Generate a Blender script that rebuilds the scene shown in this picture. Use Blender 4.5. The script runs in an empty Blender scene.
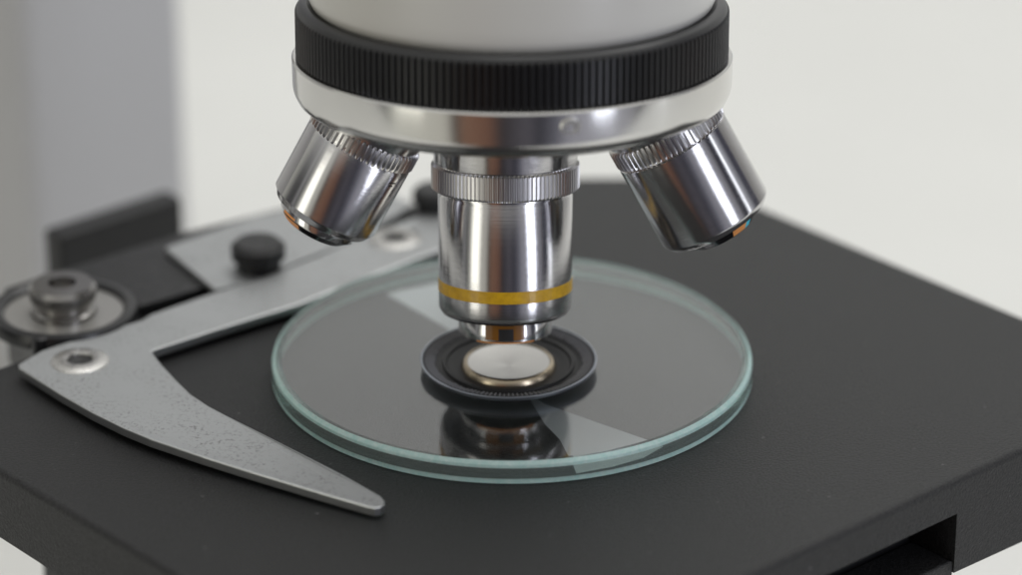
import bpy, bmesh, math, random
from mathutils import Vector, Matrix
random.seed(7)
R = math.radians
SC = bpy.context.scene
COL = SC.collection
# one Blender unit is one centimetre
SC.unit_settings.system = 'METRIC'
SC.unit_settings.scale_length = 0.01
SC.unit_settings.length_unit = 'CENTIMETERS'

# ------------------------------------------------------------------ camera
cam_d = bpy.data.cameras.new('camera')
cam = bpy.data.objects.new('camera', cam_d); COL.objects.link(cam)
cam.location = (0.0451, -47.241, 23.543)
cam.rotation_euler = (R(90 - 24.7), 0, 0)
cam_d.sensor_width = 36.0
cam_d.lens = 3500.0 / 1022 * 36
cam_d.clip_start = 0.5
cam_d.clip_end = 2000
cam_d.dof.use_dof = True
cam_d.dof.focus_distance = 51.0
cam_d.dof.aperture_fstop = 0.083
cam_d.dof.aperture_blades = 9
SC.camera = cam

SC.view_settings.view_transform = 'Standard'
SC.view_settings.look = 'None'
SC.view_settings.exposure = 0.0
SC.view_settings.gamma = 1.0
SC.render.engine = 'CYCLES'
SC.cycles.use_denoising = True
SC.cycles.max_bounces = 14
SC.cycles.transmission_bounces = 10
SC.cycles.glossy_bounces = 6
SC.cycles.sample_clamp_indirect = 6.0
SC.cycles.blur_glossy = 0.3

# ------------------------------------------------------------------ world: a dim room, coloured by direction
W = bpy.data.worlds.new('World'); SC.world = W; W.use_nodes = True
nt = W.node_tree; nt.nodes.clear()
N = nt.nodes.new; L = nt.links.new
out = N('ShaderNodeOutputWorld'); bg = N('ShaderNodeBackground'); L(bg.outputs[0], out.inputs[0])
tc = N('ShaderNodeTexCoord'); sep = N('ShaderNodeSeparateXYZ'); L(tc.outputs['Generated'], sep.inputs[0])
neg = N('ShaderNodeMath'); neg.operation = 'MULTIPLY'; neg.inputs[1].default_value = -1; L(sep.outputs['Y'], neg.inputs[0])
az = N('ShaderNodeMath'); az.operation = 'ARCTAN2'; L(sep.outputs['X'], az.inputs[0]); L(neg.outputs[0], az.inputs[1])   # 0 = towards the camera, + = right
mr = N('ShaderNodeMapRange'); mr.inputs['From Min'].default_value = -math.pi; mr.inputs['From Max'].default_value = math.pi; L(az.outputs[0], mr.inputs['Value'])
cr = N('ShaderNodeValToRGB'); L(mr.outputs[0], cr.inputs[0])
# azimuth in degrees -> colour of the room seen in that direction
room = [(-180, (.50, .50, .47)), (-110, (.42, .42, .38)), (-92, (.08, .08, .08)), (-80, (.06, .06, .06)), (-74, (.25, .25, .25)), (-68, (.08, .08, .08)), (-62, (.50, .50, .45)),
        (-34, (.50, .49, .44)), (-29, (.06, .05, .045)), (-24, (.20, .115, .08)), (-12, (.16, .085, .06)), (-5, (.04, .038, .042)), (8, (.09, .085, .10)), (14, (.04, .04, .05)), (22, (.11, .11, .135)),
        (30, (.30, .30, .34)), (62, (.28, .28, .31)), (68, (.04, .04, .05)), (76, (.05, .05, .07)), (86, (.45, .46, .5)), (100, (.06, .06, .08)), (125, (.12, .12, .14)), (140, (.5, .5, .5)), (180, (.50, .50, .47))]
el = cr.color_ramp.elements
el[0].position = 0; el[0].color = (*room[0][1], 1); el[1].position = 1; el[1].color = (*room[-1][1], 1)
for a, c in room[1:-1]:
    e = el.new((a + 180) / 360); e.color = (*c, 1)
upr = N('ShaderNodeMapRange'); upr.inputs['From Min'].default_value = 0.35; upr.inputs['From Max'].default_value = 0.8; L(sep.outputs['Z'], upr.inputs['Value'])
mx = N('ShaderNodeMix'); mx.data_type = 'RGBA'; L(upr.outputs[0], mx.inputs[0]); L(cr.outputs[0], mx.inputs[6]); mx.inputs[7].default_value = (.62, .62, .60, 1)   # ceiling
L(mx.outputs[2], bg.inputs[0]); bg.inputs[1].default_value = 1.0

# ------------------------------------------------------------------ lamps: tall window lights in front, an added overhead fill behind
def area(name, loc, target, sx, sy, radiance, col, roll=0):
    d = bpy.data.lights.new(name, 'AREA'); d.shape = 'RECTANGLE'; d.size = sx; d.size_y = sy
    d.energy = radiance * math.pi * sx * sy; d.color = col
    o = bpy.data.objects.new(name, d); COL.objects.link(o)
    o.location = loc
    q = (Vector(target) - Vector(loc)).to_track_quat('-Z', 'Y')
    o.rotation_euler = (q.to_matrix() @ Matrix.Rotation(R(roll), 3, 'Z')).to_euler()
    return o
area('window_light_right', (47, -45, 20), (0, 0, 10), 13, 62, 4.6, (.84, .88, 1.0))
area('window_light_left', (-53, -41, 16), (0, 0, 10), 18, 54, 1.35, (1.0, .985, .88))
area('strip_light_side', (66, -10, 18), (0, 0, 6), 4, 60, 2.6, (.9, .94, 1.0))
area('overhead_fill_light', (15, 25, 70), (2, 48, 5), 70, 50, 3.4, (1.0, .995, .975))  # added overhead fill, aimed to brighten the wall and table

# ------------------------------------------------------------------ materials
def mat(name, base, metal=0., rough=.5, **kw):
    m = bpy.data.materials.new(name); m.use_nodes = True
    t = m.node_tree; p = t.nodes['Principled BSDF']
    p.inputs['Base Color'].default_value = (*base, 1); p.inputs['Metallic'].default_value = metal
    p.inputs['Roughness'].default_value = rough
    for k, v in kw.items():
        k = k.replace('_', ' ')
        p.inputs[k].default_value = v if not isinstance(v, tuple) else (*v, 1)
    return m, t, p

def noise(t, scale, detail=3, rough=.6, coord='Object'):
    c = t.nodes.new('ShaderNodeTexCoord'); n = t.nodes.new('ShaderNodeTexNoise')
    n.inputs['Scale'].default_value = scale; n.inputs['Detail'].default_value = detail; n.inputs['Roughness'].default_value = rough
    t.links.new(c.outputs[coord], n.inputs['Vector']); return n

def rng(t, src, a, b, c=0., d=1.):
    m = t.nodes.new('ShaderNodeMapRange'); m.inputs['From Min'].default_value = a; m.inputs['From Max'].default_value = b
    m.inputs['To Min'].default_value = c; m.inputs['To Max'].default_value = d; t.links.new(src, m.inputs['Value']); return m.outputs[0]

def bump(t, p, src, strength, dist):
    b = t.nodes.new('ShaderNodeBump'); b.inputs['Strength'].default_value = strength; b.inputs['Distance'].default_value = dist
    t.links.new(src, b.inputs['Height']); t.links.new(b.outputs[0], p.inputs['Normal']); return b

def mixcol(t, p, fac, c1, c2):
    m = t.nodes.new('ShaderNodeMix'); m.data_type = 'RGBA'; t.links.new(fac, m.inputs[0])
    m.inputs[6].default_value = (*c1, 1); m.inputs[7].default_value = (*c2, 1); t.links.new(m.outputs[2], p.inputs['Base Color']); return m

def turned(name, base, rough=.24, aniso=.75, ring=.12):
    """lathe-turned metal: grooves run round the axis, so reflections smear along it"""
    m, t, p = mat(name, base, 1., rough, Anisotropic=aniso, Anisotropic_Rotation=.25)
    tg = t.nodes.new('ShaderNodeTangent'); tg.direction_type = 'RADIAL'; tg.axis = 'Z'
    t.links.new(tg.outputs[0], p.inputs['Tangent'])
    n = noise(t, 3.0, 5); t.links.new(rng(t, n.outputs[0], .3, .75, rough * .92, rough * 1.1), p.inputs['Roughness'])
    c = t.nodes.new('ShaderNodeTexCoord'); mp = t.nodes.new('ShaderNodeMapping'); mp.inputs['Scale'].default_value = (0, 0, 70)
    t.links.new(c.outputs['Object'], mp.inputs[0])
    g = t.nodes.new('ShaderNodeTexNoise'); g.inputs['Scale'].default_value = 1.; g.inputs['Detail'].default_value = 4
    t.links.new(mp.outputs[0], g.inputs['Vector']); bump(t, p, g.outputs[0], ring, .01)
    return m

STEEL = turned('turned_steel', (.66, .65, .655), .13, .76, .2)
STEEL2 = turned('polished_steel', (.74, .73, .73), .12, .5, .04)
COLLAR = turned('collar_steel', (.64, .63, .63), .3, .3, .05)
CHROME = turned('chromed_ring', (.74, .73, .71), .17, .6, .03)
YELLOW, t, p = mat('yellow_paint_band', (.62, .36, .012), 0., .38, Coat_Weight=.3)
n = noise(t, 7, 4); mixcol(t, p, rng(t, n.outputs[0], .35, .7), (.80, .47, .012), (.60, .33, .01))
BLACKM, t, p = mat('black_rubbery_metal', (.012, .012, .013), 0., .36, Specular_IOR_Level=.5)
n = noise(t, 5, 5); t.links.new(rng(t, n.outputs[0], .3, .7, .33, .55), p.inputs['Roughness'])
GRIP, t, p = mat('black_grip', (.018, .018, .019), 0., .33, Specular_IOR_Level=.6)
BLACKG, t, p = mat('black_anodised', (.010, .010, .011), 0., .28)
WELL, t, p = mat('black_matt_well', (.008, .008, .009), 0., .5)
WHITE, t, p = mat('white_enamel', (.65, .64, .60), 0., .35, Coat_Weight=.25, Coat_Roughness=.15)
n = noise(t, 25, 4); bump(t, p, n.outputs[0], .08, .02)
GREYP, t, p = mat('grey_column_paint', (.50, .50, .51), 0., .45)
ORANGE, t, p = mat('orange_coated_bevel', (.95, .22, .05), 1., .22)
LENS, t, p = mat('coated_front_lens', (.01, .01, .012), 0., .05, IOR=1.9, Coat_Weight=1.0, Specular_Tint=(1., .45, .2))
BRASS, t, p = mat('brass_rim', (.46, .39, .29), 1., .24)
LENSM = turned('satin_lens_disc', (.56, .55, .53), .2, .65, .02)
RIM, t, p = mat('grey_satin_rim', (.32, .345, .39), .7, .3)
RIVET, t, p = mat('nickel_eyelet', (.55, .54, .52), 1., .24)
n = noise(t, 9, 4); t.links.new(rng(t, n.outputs[0], .3, .7, .2, .4), p.inputs['Roughness'])
ENGR, t, p = mat('engraving_ink', (.02, .02, .02), 0., .5)

# glass with a slight green body, ground edges
GLASS, t, p = mat('clear_glass', (.98, .99, .99), 0., 0.0, IOR=1.60, Transmission_Weight=1.)
n = noise(t, 1.3, 4)
t.links.new(rng(t, n.outputs[0], .45, .75, .0, .035), p.inputs['Roughness'])
EDGE, t, p = mat('ground_glass_edge', (.50, .74, .68), 0., .3, IOR=1.5, Transmission_Weight=.35)
n = noise(t, 12, 4); mixcol(t, p, rng(t, n.outputs[0], .3, .7), (.50, .78, .74), (.74, .92, .88))
WALLG, t, p = mat('greenish_glass_wall', (.80, .92, .88), 0., .03, IOR=1.52, Transmission_Weight=.92)
DARKB, t, p = mat('dark_chrome_bevel', (.06, .06, .07), 1., .15)
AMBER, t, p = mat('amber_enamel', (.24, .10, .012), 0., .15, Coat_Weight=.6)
ORANGED, t, p = mat('orange_glint', (1.0, .42, .13), 0., .35)  # orange lens reflections, painted as patches on the tips
CYAND, t, p = mat('cyan_glint', (.08, .70, .90), 0., .35)  # cyan lens reflection, painted as a patch on the right tip
WEDGEM, t, p = mat('pale_wedge', (.46, .50, .51), 0., .7)  # for the sheets added to form the pale wedges
KNOBM = turned('black_chrome', (.32, .31, .30), .22, .3, .04)
WASH, t, p = mat('pale_washer', (.45, .44, .42), .7, .3)
RIBM, t, p = mat('rib_black', (.20, .20, .21), 0., .35)

# stage: fine powder coat with specks of dust
STAGE, t, p = mat('black_powder_coat', (.012, .012, .0125), 0., .4, Specular_IOR_Level=.43)
n1 = noise(t, 24, 3, .75); n2 = noise(t, 2.5, 3)
vo = t.nodes.new('ShaderNodeTexVoronoi'); vo.inputs['Scale'].default_value = 6.0; vo.inputs['Randomness'].default_value = 1
c = t.nodes.new('ShaderNodeTexCoord'); t.links.new(c.outputs['Object'], vo.inputs['Vector'])
sz = t.nodes.new('ShaderNodeMath'); sz.operation = 'MULTIPLY_ADD'; t.links.new(vo.outputs['Color'], sz.inputs[0]); sz.inputs[1].default_value = .45; sz.inputs[2].default_value = -.25
ls = t.nodes.new('ShaderNodeMath'); ls.operation = 'LESS_THAN'; t.links.new(vo.outputs['Distance'], ls.inputs[0]); t.links.new(sz.outputs[0], ls.inputs[1])
pk = t.nodes.new('ShaderNodeMath'); pk.operation = 'MULTIPLY'; t.links.new(ls.outputs[0], pk.inputs[0]); t.links.new(rng(t, n2.outputs[0], .42, .6), pk.inputs[1])
mk = mixcol(t, p, pk.outputs[0], (.011, .0112, .012), (.13, .13, .13))
ng = noise(t, 30, 2, .7); gm = t.nodes.new('ShaderNodeMix'); gm.data_type = 'RGBA'; t.links.new(rng(t, ng.outputs[0], .38, .68), gm.inputs[0])
gm.inputs[6].default_value = (.004, .004, .0045, 1); gm.inputs[7].default_value = (.026, .026, .027, 1); t.links.new(gm.outputs[2], mk.inputs[6])
t.links.new(rng(t, n1.outputs[0], .3, .7, .34, .5), p.inputs['Roughness'])
bump(t, p, n1.outputs[0], 1.0, .03)
STAGES = STAGE

# clip: satin stainless with pitting
CLIP, t, p = mat('satin_clip_steel', (.42, .43, .44), .95, .46)
n1 = noise(t, 16, 5, .7); n2 = noise(t, 1.4, 3); n3 = noise(t, 60, 3)
mm = t.nodes.new('ShaderNodeMath'); mm.operation = 'MULTIPLY'; t.links.new(rng(t, n1.outputs[0], .52, .64), mm.inputs[0]); t.links.new(rng(t, n2.outputs[0], .36, .58), mm.inputs[1])
mixcol(t, p, mm.outputs[0], (.43, .44, .445), (.24, .24, .24))
t.links.new(rng(t, n3.outputs[0], .3, .7, .44, .6), p.inputs['Roughness'])
bump(t, p, n1.outputs[0], .18, .01)
mp = t.nodes.new('ShaderNodeMapping'); mp.inputs['Rotation'].default_value = (0, 0, R(36)); mp.inputs['Scale'].default_value = (3, 60, 1)
c = t.nodes.new('ShaderNodeTexCoord'); t.links.new(c.outputs['Object'], mp.inputs[0]); g = t.nodes.new('ShaderNodeTexNoise'); g.inputs['Scale'].default_value = 1; g.inputs['Detail'].default_value = 4
t.links.new(mp.outputs[0], g.inputs['Vector']); ad = t.nodes.new('ShaderNodeMath'); ad.operation = 'ADD'; t.links.new(n1.outputs[0], ad.inputs[0]); t.links.new(g.outputs[0], ad.inputs[1])
t.links.new(ad.outputs[0], [b for b in t.nodes if b.type == 'BUMP'][0].inputs['Height'])
CLIPE, t, p = mat('bright_clip_edge', (.60, .61, .61), 1., .3)
n = noise(t, 20, 4); bump(t, p, n.outputs[0], .15, .01)
TABLEM, t, p = mat('white_table', (.70, .70, .675), 0., .5)
n = noise(t, .05, 3); mixcol(t, p, rng(t, n.outputs[0], .3, .7), (.68, .68, .655), (.73, .73, .705))
WALLM, t, p = mat('white_wall', (.72, .725, .72), 0., .8)

# ------------------------------------------------------------------ helpers
def tag(o, label=None, cat=None, group=None, kind=None):
    if label: o['label'] = label
    if cat: o['category'] = cat
    if group: o['group'] = group
    if kind: o['kind'] = kind
    return o

def link(name, bm, mats, parent=None, mw=None, smooth=35, label=None):
    me = bpy.data.meshes.new(name); bm.to_mesh(me); bm.free()
    for m in (mats if isinstance(mats, (list, tuple)) else [mats]): me.materials.append(m)
    o = bpy.data.objects.new(name, me); COL.objects.link(o)
    if smooth:
        for f in me.polygons: f.use_smooth = True
        me.set_sharp_from_angle(angle=R(smooth))
    if mw is not None: o.matrix_world = mw
    if parent is not None:
        o.parent = parent
        o.matrix_parent_inverse = PM[parent.name].inverted()
    PM[o.name] = mw.copy() if mw is not None else Matrix.Identity(4)
    if label: o['label'] = label
    return o
PM = {}
def empty(name, loc=(0, 0, 0)):
    o = bpy.data.objects.new(name, None); COL.objects.link(o); o.location = loc
    o.empty_display_size = .5
    PM[o.name] = Matrix.Translation(loc); return o

def lathe(profile, seg=96, bm=None, knurl=None, mi=None, close=False):
    """profile [(r, z)]; knurl = {row: depth} moves every second pair of columns of that row inward"""
    bm = bm or bmesh.new(); rows = []
    for i, (r, z) in enumerate(profile):
        if r < 1e-6:
            rows.append([bm.verts.new((0, 0, z))]); continue
        d = (knurl or {}).get(i, 0); row = []
        for k in range(seg):
            a = 2 * math.pi * k / seg
            rr = r - (d if (k % 4) in (2, 3) else 0)
            row.append(bm.verts.new((rr * math.cos(a), rr * math.sin(a), z)))
        rows.append(row)
    pairs = list(zip(rows, rows[1:])) + ([(rows[-1], rows[0])] if close else [])
    for i, (a, b) in enumerate(pairs):
        for k in range(seg):
            k2 = (k + 1) % seg
            if len(a) == 1 and len(b) == 1: continue
            if len(a) == 1: f = bm.faces.new((a[0], b[k2], b[k]))
            elif len(b) == 1: f = bm.faces.new((a[k], a[k2], b[0]))
            else: f = bm.faces.new((a[k], a[k2], b[k2], b[k]))
            if mi: f.material_index = mi[i]
    bmesh.ops.recalc_face_normals(bm, faces=bm.faces)
    return bm

def axis_mw(origin, up, spin=0):
    z = Vector(up).normalized(); x = Vector((1, 0, 0)); x = (x - z * x.dot(z)).normalized(); y = z.cross(x)
    m = Matrix((x, y, z)).transposed().to_4x4(); m.translation = Vector(origin)
    return m @ Matrix.Rotation(spin, 4, 'Z')

def prism(poly, z0, z1, bevel=0., seg=3, bottom=True):
    """z0 / z1 may be functions of (x, y)"""
    bm = bmesh.new()
    f0 = z0 if callable(z0) else (lambda x, y: z0); f1 = z1 if callable(z1) else (lambda x, y: z1)
    lo = [bm.verts.new((x, y, f0(x, y))) for x, y in poly]; hi = [bm.verts.new((x, y, f1(x, y))) for x, y in poly]
    top = bm.faces.new(hi); bm.faces.new(list(reversed(lo)))
    for i in range(len(poly)):
        j = (i + 1) % len(poly); bm.faces.new((lo[i], lo[j], hi[j], hi[i]))
    bmesh.ops.recalc_face_normals(bm, faces=bm.faces)
    if bevel:
        es = list(top.edges)
        if bottom: es += [e for e in bm.edges if all(v in lo for v in e.verts)]
        bmesh.ops.bevel(bm, geom=es, offset=bevel, segments=seg, affect='EDGES', profile=.5)
    return bm

def box_uv(o, u, v, lu, lv, z0, z1, bevel=.03, seg=2):
    """box from corner o along unit vectors u, v"""
    p = [Vector(o), Vector(o) + Vector(u) * lu, Vector(o) + Vector(u) * lu + Vector(v) * lv, Vector(o) + Vector(v) * lv]
    bm = bmesh.new()
    lo = [bm.verts.new((q.x, q.y, z0)) for q in p]; hi = [bm.verts.new((q.x, q.y, z1)) for q in p]
    bm.faces.new(hi); bm.faces.new(lo[::-1])
    for i in range(4): bm.faces.new((lo[i], lo[(i + 1) % 4], hi[(i + 1) % 4], hi[i]))
    bmesh.ops.recalc_face_normals(bm, faces=bm.faces)
    if bevel: bmesh.ops.bevel(bm, geom=list(bm.edges), offset=bevel, segments=seg, affect='EDGES', profile=.5)
    return bm

def rounded(poly, radii, n=6):
    """round the corners of a polygon: radii per vertex"""
    res = []
    m = len(poly)
    for i in range(m):
        p = Vector(poly[i]); a = Vector(poly[i - 1]); b = Vector(poly[(i + 1) % m]); r = radii[i] if not isinstance(radii, (int, float)) else radii
        if r <= 0: res.append(tuple(p)); continue
        ua = (a - p); ub = (b - p); la, lb = ua.length, ub.length; ua /= la; ub /= lb
        d = min(r, la * .45, lb * .45); s, e = p + ua * d, p + ub * d
        for k in range(n + 1):
            t_ = k / n; res.append(tuple((1 - t_) ** 2 * s + 2 * t_ * (1 - t_) * p + t_ * t_ * e))
    return res

# ------------------------------------------------------------------ the setting
bm = bmesh.new()
for x, y in ((-160, -18), (160, -18), (160, 60), (-160, 60)): bm.verts.new((x, y, -9))
bm.faces.new(bm.verts[:]); tag(link('table_surface', bm, TABLEM, smooth=0), kind='structure')
bm = bmesh.new()
for x, z in ((-160, -9), (160, -9), (160, 70), (-160, 70)): bm.verts.new((x, 60, z))
bm.faces.new(bm.verts[:]); tag(link('wall', bm, WALLM, smooth=0), kind='structure')

# ------------------------------------------------------------------ the microscope
scope = empty('microscope', (0, 0, -9))
tag(scope, 'laboratory microscope with black stage, three steel objectives and silver specimen clip', 'microscope')
U = Vector((.749, .663)); V = Vector((-.663, .749))        # the two directions of the square stage

# stage plate
SP = [(-1.02, -9.29), (10.13, .58), (3.15, 8.54), (.51, 8.54), (-9.29, -.28)]
spr = rounded(SP, [.8, .6, .8, .8, .4])
zb = lambda x, y: -1.36 - .03 * x
st = link('stage', prism(spr, -.57, 0, .10, 5, bottom=False), STAGE, scope, smooth=0)
# skirt below the plate; the front-right side is notched
front = Vector((-1.02, -9.29)); right = Vector((10.13, .58)); lft = Vector((-9.29, -.28))
def wall_piece(name, a, b, th, zt, inset=.004, zbf=zb):
    d = (b - a).normalized(); n_ = Vector((-d.y, d.x))
    q = [a + n_ * inset, b + n_ * inset, b + n_ * th, a + n_ * th]
    return link(name, prism([tuple(v) for v in q], zbf, zt), STAGE, st, smooth=0)
dR = (right - front).normalized()
slot_end = front + dR * ((6.50 - front.x) / dR.x)
wall_piece('stage_skirt', slot_end, right - dR * .3, 1.6, -.569)
wall_piece('stage_skirt', lft + (front - lft).normalized() * .3, front - (front - lft).normalized() * .4, 1.2, -.569)
wall_piece('stage_skirt', front + dR * .4, front + dR * 4.5, 1.0, -.569)
# insert seen inside the slot
ins_n = Vector((-dR.y, dR.x))
a = front + dR * 3.9 + ins_n * .03; b = slot_end - dR * .01 + ins_n * .03
link('slot_insert', prism([tuple(a), tuple(b), tuple(b + ins_n * .8), tuple(a + ins_n * .8)], -2.2, -1.36, .04), STAGE, st, smooth=0)
a = front + dR * 3.9 + ins_n * .9; b = slot_end + ins_n * .9
link('slot_back', prism([tuple(a), tuple(b), tuple(b + ins_n * .3), tuple(a + ins_n * .3)], -2.0, -.575), WELL, st, smooth=0)
a = front + dR * 3.9 + ins_n * .3; b = slot_end + dR * 1.4 + ins_n * .3
link('slot_floor', prism([tuple(a), tuple(b), tuple(b + ins_n * 2.0), tuple(a + ins_n * 2.0)], -1.44, -1.42), WELL, st, smooth=0)
# sub-stage bracket in the shade below
link('stage_bracket', box_uv((-6.0, 0), U, V, 2.4, 2.2, -9, -1.25, .1), BLACKM, scope, smooth=0)

# column (arm) and its black mount
link('column', box_uv((-9.24, 15.0), U, V, 3.85, 6.5, -9, 26, .35, 4), GREYP, scope, smooth=0)
link('stage_mount', box_uv((-7.62, 7.15), U, V, 2.6, .5, -9, -.53, .08, 3), BLACKM, scope, smooth=0)
# carriage behind the left edge
link('carriage', prism(rounded([(-7.3, 1.95), (-4.3, 4.22), (-1.4, 6.9), (-2.3, 7.9), (-5.3, 6.0), (-8.1, 3.7)], .1, 3), -1.2, .10, .04), BLACKM, scope, smooth=0)
link('carriage_plate', prism(rounded([(-5.62, 5.06), (-5.24, 5.42), (-4.3, 6.3), (-2.2, 7.6), (-1.6, 6.8), (-2.6, 5.35), (-4.2, 3.70), (-4.68, 3.42)], .06, 3), .11, .21, .02), CLIP, scope, smooth=0)

# big clamp knob with washer, far left
kx, ky = -6.98, 2.55
kn = link('clamp_knob', lathe([(0, .16), (.50, .16), (.50, .20), (.44, .24), (.44, .36), (.52, .40), (.53, .56), (.47, .64), (.22, .65), (.20, .52), (0, .52)], 64), KNOBM, scope, Matrix.Translation((kx, ky, .08)),
          label='blurred dark metal knob at the far left corner')
link('washer', lathe([(.5, .12), (.52, .15), (.93, .15), (.95, .12)], 72), WASH, kn, Matrix.Translation((kx, ky, .08)))
link('washer_ring', lathe([(.90, .02), (.95, .2), (1.02, .24), (1.14, .22), (1.18, .14), (1.18, .02)], 72), BLACKG, kn, Matrix.Translation((kx, ky, .08)))
link('small_screw', lathe([(0, .34), (.08, .34), (.13, .30), (.14, .12), (.14, 0)], 32), BLACKG, scope, Matrix.Translation((-7.22, 1.45, 0.0)))
for x, y, r, h_ in ((-4.03, 4.25, .44, .48), (-1.25, 6.6, .36, .42)):
    link('lock_knob', lathe([(0, h_), (r * .8, h_), (r, h_ - .08), (r, h_ * .45), (r * .8, h_ * .4), (r * .8, 0), (0, 0)], 64), BLACKM, scope, Matrix.Translation((x, y, .2)))

# ------------------------------------------------------------------ the silver specimen clip
outer = [(-1.06, 6.72), (-1.8, 6.0), (-2.64, 5.15), (-3.1, 4.62), (-4.14, 3.61), (-4.72, 3.17), (-5.60, 2.40), (-5.72, 2.18), (-6.33, 1.75), (-7.0, 1.22), (-7.16, 1.08),
         (-7.44, .62), (-7.42, .50), (-7.10, .10), (-6.66, -.44), (-6.14, -1.02), (-5.65, -1.50), (-5.22, -1.86), (-4.80, -2.15), (-4.41, -2.41), (-3.67, -2.86), (-2.64, -3.46), (-1.96, -3.84),
         (-1.87, -3.875), (-1.79, -3.85), (-1.735, -3.77), (-1.735, -3.67), (-1.80, -3.53), (-2.33, -2.95), (-3.01, -2.28), (-3.63, -1.64), (-4.16, -1.10), (-4.44, -.80), (-4.74, -.40), (-5.0, .08), (-5.27, .62), (-5.46, 1.05), (-5.40, 1.14),
         (-4.4, 1.95), (-3.28, 2.80), (-2.2, 3.88), (-1.14, 4.85), (-.4, 5.5), (.2, 6.2), (-.4, 6.95)]
outer = outer[::-1]
bm = prism(outer, .10, .25, .025, 4)
for f in bm.faces:
    if abs(f.normal.z) < .9: f.material_index = 1
for v in bm.verts:                                    # the finger's tip leans down to the stage
    if v.co.y < -2.2 and v.co.x < 0: v.co.z -= (-2.2 - v.co.y) * .035
clip = link('specimen_clip', bm, [CLIP, CLIPE], scope, smooth=0)
def eyelet(x, y):
    e_ = link('eyelet', lathe([(.19, -.10), (.195, .02), (.22, .05), (.27, .055), (.36, .04), (.44, .012), (.45, -.002), (.45, -.05), (.19, -.05)], 56), RIVET, clip, Matrix.Translation((x, y, .252)))
    link('eyelet_hole', lathe([(0, -.004), (.192, -.004)], 40), WELL, e_, Matrix.Translation((x, y, .256)))
eyelet(-6.52, .72); eyelet(-1.86, 5.3)
link('spacer', lathe([(0, .10), (.3, .10), (.3, 0), (0, 0)], 32), BLACKM, clip, Matrix.Translation((-6.52, .72, .0)))

# ------------------------------------------------------------------ objectives
def objective(origin, up, prof, knurls, name='objective', spin=0.):
    mw = axis_mw(origin, up, spin)
    body = link(name, lathe(prof['body'], 128), STEEL, scope, mw)
    z0, z1, r, n_ = knurls
    d_ = .032 if n_ > 80 else .05
    bmk = lathe([(r - .10, z0), (r - .03, z0 + .0), (r, z0 + .03), (r, z1 - .03), (r - .03, z1), (r - .10, z1)], n_ * 4, knurl={1: d_ * .6, 2: d_, 3: d_, 4: d_ * .6})
    link('knurled_collar', bmk, COLLAR, body, mw, smooth=20)
    link('objective_tip', lathe(prof['tip'], 96), STEEL2, body, mw)
    link('tip_bevel', lathe(prof['bevel'], 96), DARKB, body, mw)
    for m_, a0, a1, (ra, za), (rb, zb_) in prof.get('marks', ()):  # painted orange and cyan reflections, plus the dark enamel on the middle tip
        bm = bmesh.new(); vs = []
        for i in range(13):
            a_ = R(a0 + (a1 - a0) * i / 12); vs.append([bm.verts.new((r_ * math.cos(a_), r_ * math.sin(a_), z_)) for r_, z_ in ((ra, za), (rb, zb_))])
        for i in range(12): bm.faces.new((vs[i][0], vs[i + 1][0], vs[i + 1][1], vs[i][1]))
        link('glint_enamel_patch', bm, m_, body, mw, smooth=60)
    link('front_lens', lathe(prof['lens'], 64), LENS, body, mw)
    return body, mw
s10, c10 = math.sin(R(10.5)), math.cos(R(10.5))
cen, cmw = objective((-.04, .29, .93), (0, s10, c10), dict(
    body=[(.60, .34), (.92, .345), (.95, .36), (.99, .42), (1.0, .46), (1.0, .64), (1.0, .88), (1.0, 2.14), (.98, 2.17), (.98, 2.24), (1.02, 2.26), (1.05, 2.60), (1.06, 2.64), (1.075, 2.68), (1.075, 4.1)],
    tip=[(.60, .01), (.675, .012), (.695, .03), (.70, .06), (.70, .31), (.68, .345), (.6, .345)],
    bevel=[(.40, .005), (.50, -.015), (.60, -.01), (.675, .008)],
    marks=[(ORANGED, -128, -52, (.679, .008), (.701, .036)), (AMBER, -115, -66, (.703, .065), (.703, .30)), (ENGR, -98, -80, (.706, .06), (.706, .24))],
    lens=[(0, -.0), (.2, .004), (.34, .02), (.41, .05)]), (2.24, 2.64, 1.105, 100))
link('yellow_band', lathe([(1.0, .695), (1.006, .702), (1.006, .872), (1.0, .879)], 128), YELLOW, cen, cmw)
lo_, lmw = objective((-2.87, .26, 2.65), (.473, .088, .877), dict(
    body=[(.55, .24), (.74, .25), (.76, .27), (.79, .33), (.828, .37), (.828, 1.46), (.81, 1.49), (.80, 1.56), (.80, 1.80), (.82, 1.86), (.82, 2.7)],
    tip=[(.50, .10), (.595, .105), (.615, .12), (.62, .14), (.62, .23), (.6, .245), (.5, .245)],
    bevel=[(.30, .015), (.40, .0), (.48, .005), (.60, .108)],
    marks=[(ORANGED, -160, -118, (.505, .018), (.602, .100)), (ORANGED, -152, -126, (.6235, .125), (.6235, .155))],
    lens=[(0, -.0), (.15, .004), (.25, .02), (.31, .05)]), (1.49, 1.76, .85, 58))
ro_, rmw = objective((3.17, .27, 2.62), (-.485, .088, .870), dict(
    body=[(.55, .14), (.80, .15), (.82, .17), (.868, .23), (.875, .26), (.875, 1.58), (.85, 1.60), (.84, 1.66), (.84, 1.95), (.86, 2.0), (.86, 2.7)],
    tip=[(.50, .10), (.64, .105), (.66, .12), (.66, .14), (.66, .15), (.5, .155)],
    bevel=[(.28, .005), (.40, -.03), (.50, -.025), (.645, .108)],
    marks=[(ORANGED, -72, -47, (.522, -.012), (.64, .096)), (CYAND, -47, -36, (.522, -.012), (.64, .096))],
    lens=[(0, -.0), (.15, .004), (.23, .02), (.29, .05)]), (1.60, 1.90, .888, 62))
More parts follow.
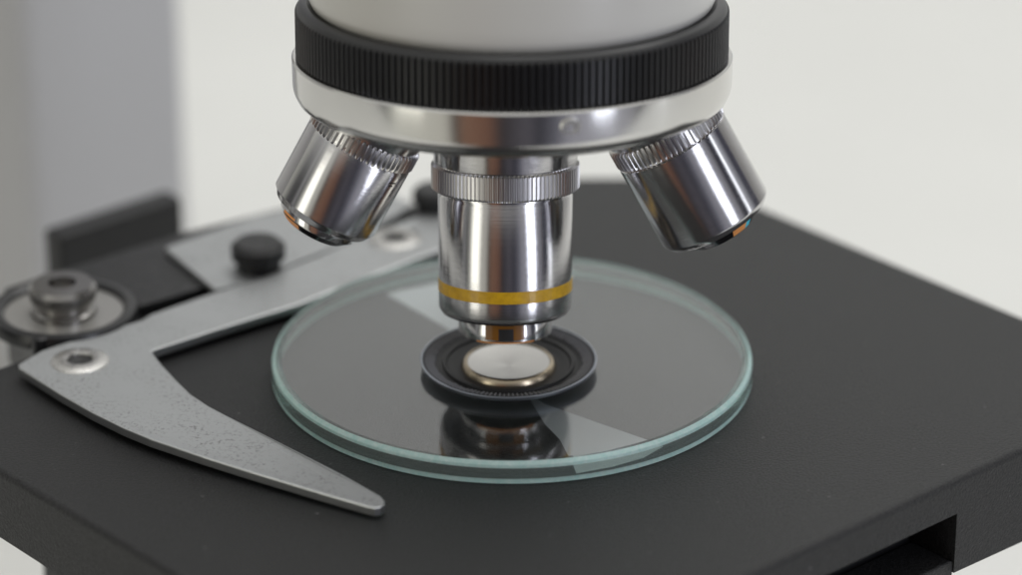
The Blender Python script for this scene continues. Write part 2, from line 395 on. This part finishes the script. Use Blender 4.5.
# small engraved marks near the top of the left barrel
for k, (aa, zz, w_, h_) in enumerate(((-40, 1.33, .16, .02), (-41, 1.28, .09, .02))):
    bm = bmesh.new(); vs = []
    for i in range(5):
        a_ = R(aa) + (i / 4 - .5) * w_ / .83
        vs.append([bm.verts.new((.831 * math.cos(a_), .831 * math.sin(a_), zz + s)) for s in (-h_ / 2, h_ / 2)])
    for i in range(4): bm.faces.new((vs[i][0], vs[i + 1][0], vs[i + 1][1], vs[i][1]))
    link('engraved_mark', bm, ENGR, lo_, lmw, smooth=0)

# ------------------------------------------------------------------ revolving nosepiece
s6, c6 = math.sin(R(5.5)), math.cos(R(5.5))
nmw = axis_mw((.06, .59, 5.33), (0, s6, c6))
nose = link('nosepiece', lathe([(0, -.76), (2.5, -.76), (2.90, -.735), (3.06, -.68), (3.15, -.60), (3.195, -.50), (3.21, -.42), (3.215, -.03), (3.19, 0), (2.9, 0)], 192), CHROME, scope, nmw)
link('knurled_grip', lathe([(2.9, .0), (3.10, .0), (3.155, .03), (3.155, .66), (3.13, .69), (3.10, .74), (3.05, .775), (2.98, .79), (2.88, .76), (2.84, .66)], 186 * 4, knurl={2: .075, 3: .075}), GRIP, nose, nmw, smooth=25)
link('ball_screw', lathe([(0, .0), (.05, .0), (.06, .025), (.13, .025), (.155, .0), (.155, -.1)], 40), RIVET, nose, axis_mw(nmw @ Vector((.80, -3.10, -.235)), (nmw.to_3x3() @ Vector((.24, -.97, -.18)))))
link('head_housing', lathe([(2.80, .72), (2.84, .74), (2.92, .80), (2.97, .92), (2.99, 1.1), (3.02, 2.2), (3.02, 9)], 160), WHITE, scope, nmw)

# ------------------------------------------------------------------ glass disc
Rg = 3.66; H = .35
prof = [(Rg - .10, .012), (Rg - .085, 0), (Rg - .012, 0), (Rg, .015), (Rg, .085), (Rg, .255), (Rg - .012, .30), (Rg - .06, H), (0, H),
        (0, H - .06), (Rg - .15, H - .06), (Rg - .10, H - .11)]
disc = link('glass_dish', lathe(prof, 256, mi=[1, 1, 1, 1, 2, 1, 1, 0, 0, 0, 2, 2], close=True), [GLASS, EDGE, WALLG], mw=Matrix.Translation((.06, .84, .006)), smooth=18)
tag(disc, 'shallow clear glass dish with greenish rim on the black stage under the middle objective', 'glass dish')

# ------------------------------------------------------------------ condenser standing on the glass
zc = H + .014
cmt = Matrix.Translation((.01, .29, zc))
con = empty('condenser_lens', (.01, .29, zc))
tag(con, 'small bowl-shaped lens mount with knurled black rim and satin lens standing on the glass dish', 'lens')
link('mount', lathe([(0, 0), (.58, 0), (.60, .008), (1.04, .014), (1.18, .028), (1.27, .055), (1.318, .09), (1.335, .138), (1.325, .146), (1.300, .146)], 160), RIM, con, cmt)
link('knurled_ring', lathe([(1.300, .142), (1.28, .122), (1.08, .075), (1.05, .06)], 260), WELL, con, cmt, smooth=25)
bm = bmesh.new()
nt_ = 112
for k in range(nt_):                                   # raised ribs on the sloping ring
    a_ = 2 * math.pi * k / nt_; w_ = .012; r0, r1 = 1.10 + random.random() * .03, 1.27
    ca, sa = math.cos(a_), math.sin(a_)
    P = []
    for r_, z_ in ((r0, .0835), (r1, .1225)):
        for s in (-1, 1):
            P.append((r_ * ca - s * w_ * sa, r_ * sa + s * w_ * ca, z_ - .004)); P.append((r_ * ca - s * w_ * .6 * sa, r_ * sa + s * w_ * .6 * ca, z_ + .022))
    v = [bm.verts.new(q) for q in P]
    for f in ((1, 3, 7, 5), (0, 1, 5, 4), (3, 2, 6, 7), (0, 2, 3, 1), (4, 5, 7, 6)): bm.faces.new([v[i] for i in f])
bmesh.ops.recalc_face_normals(bm, faces=bm.faces)
link('rim_ribs', bm, RIBM, con, cmt, smooth=0)
link('stepped_well', lathe([(1.05, .06), (1.00, .06), (.99, .088), (.95, .088), (.92, .055), (.86, .05), (.80, .025), (.74, .022), (.74, .02), (0, .02)], 128), WELL, con, cmt)
link('brass_rim', lathe([(.73, .01), (.72, .04), (.70, .07), (.68, .098), (.655, .110), (.635, .110), (.62, .095), (.61, .06)], 128), BRASS, con, cmt)
link('lens_element', lathe([(.625, .094), (.58, .086), (.50, .074), (.4, .059), (.3, .046), (.2, .036), (.12, .030), (.05, .027), (0, .026)], 128), LENSM, con, cmt)

# ------------------------------------------------------------------ pale sheets added under the glass to form its pale wedges
def wedge_sheet(poly, label):
    o = link('pale_wedge_sheet', prism(poly, .001, .005), WEDGEM, smooth=0)
    tag(o, label, 'pale wedge')
wedge_sheet([(.26, .1), (.55, -.33), (2.26, -1.67), (1.95, -1.98), (1.5, -2.25), (.98, -2.45), (.76, -1.48), (.55, -.99)], 'added pale grey wedge showing through the near edge of the glass dish')
wedge_sheet([(-1.95, 3.6), (-.99, 2.36), (.11, .79), (.58, 2.29), (.6, 4.1), (-.13, 4.22), (-1.1, 4.05), (-1.74, 3.75)], 'added pale grey wedge showing through the far edge of the glass dish')
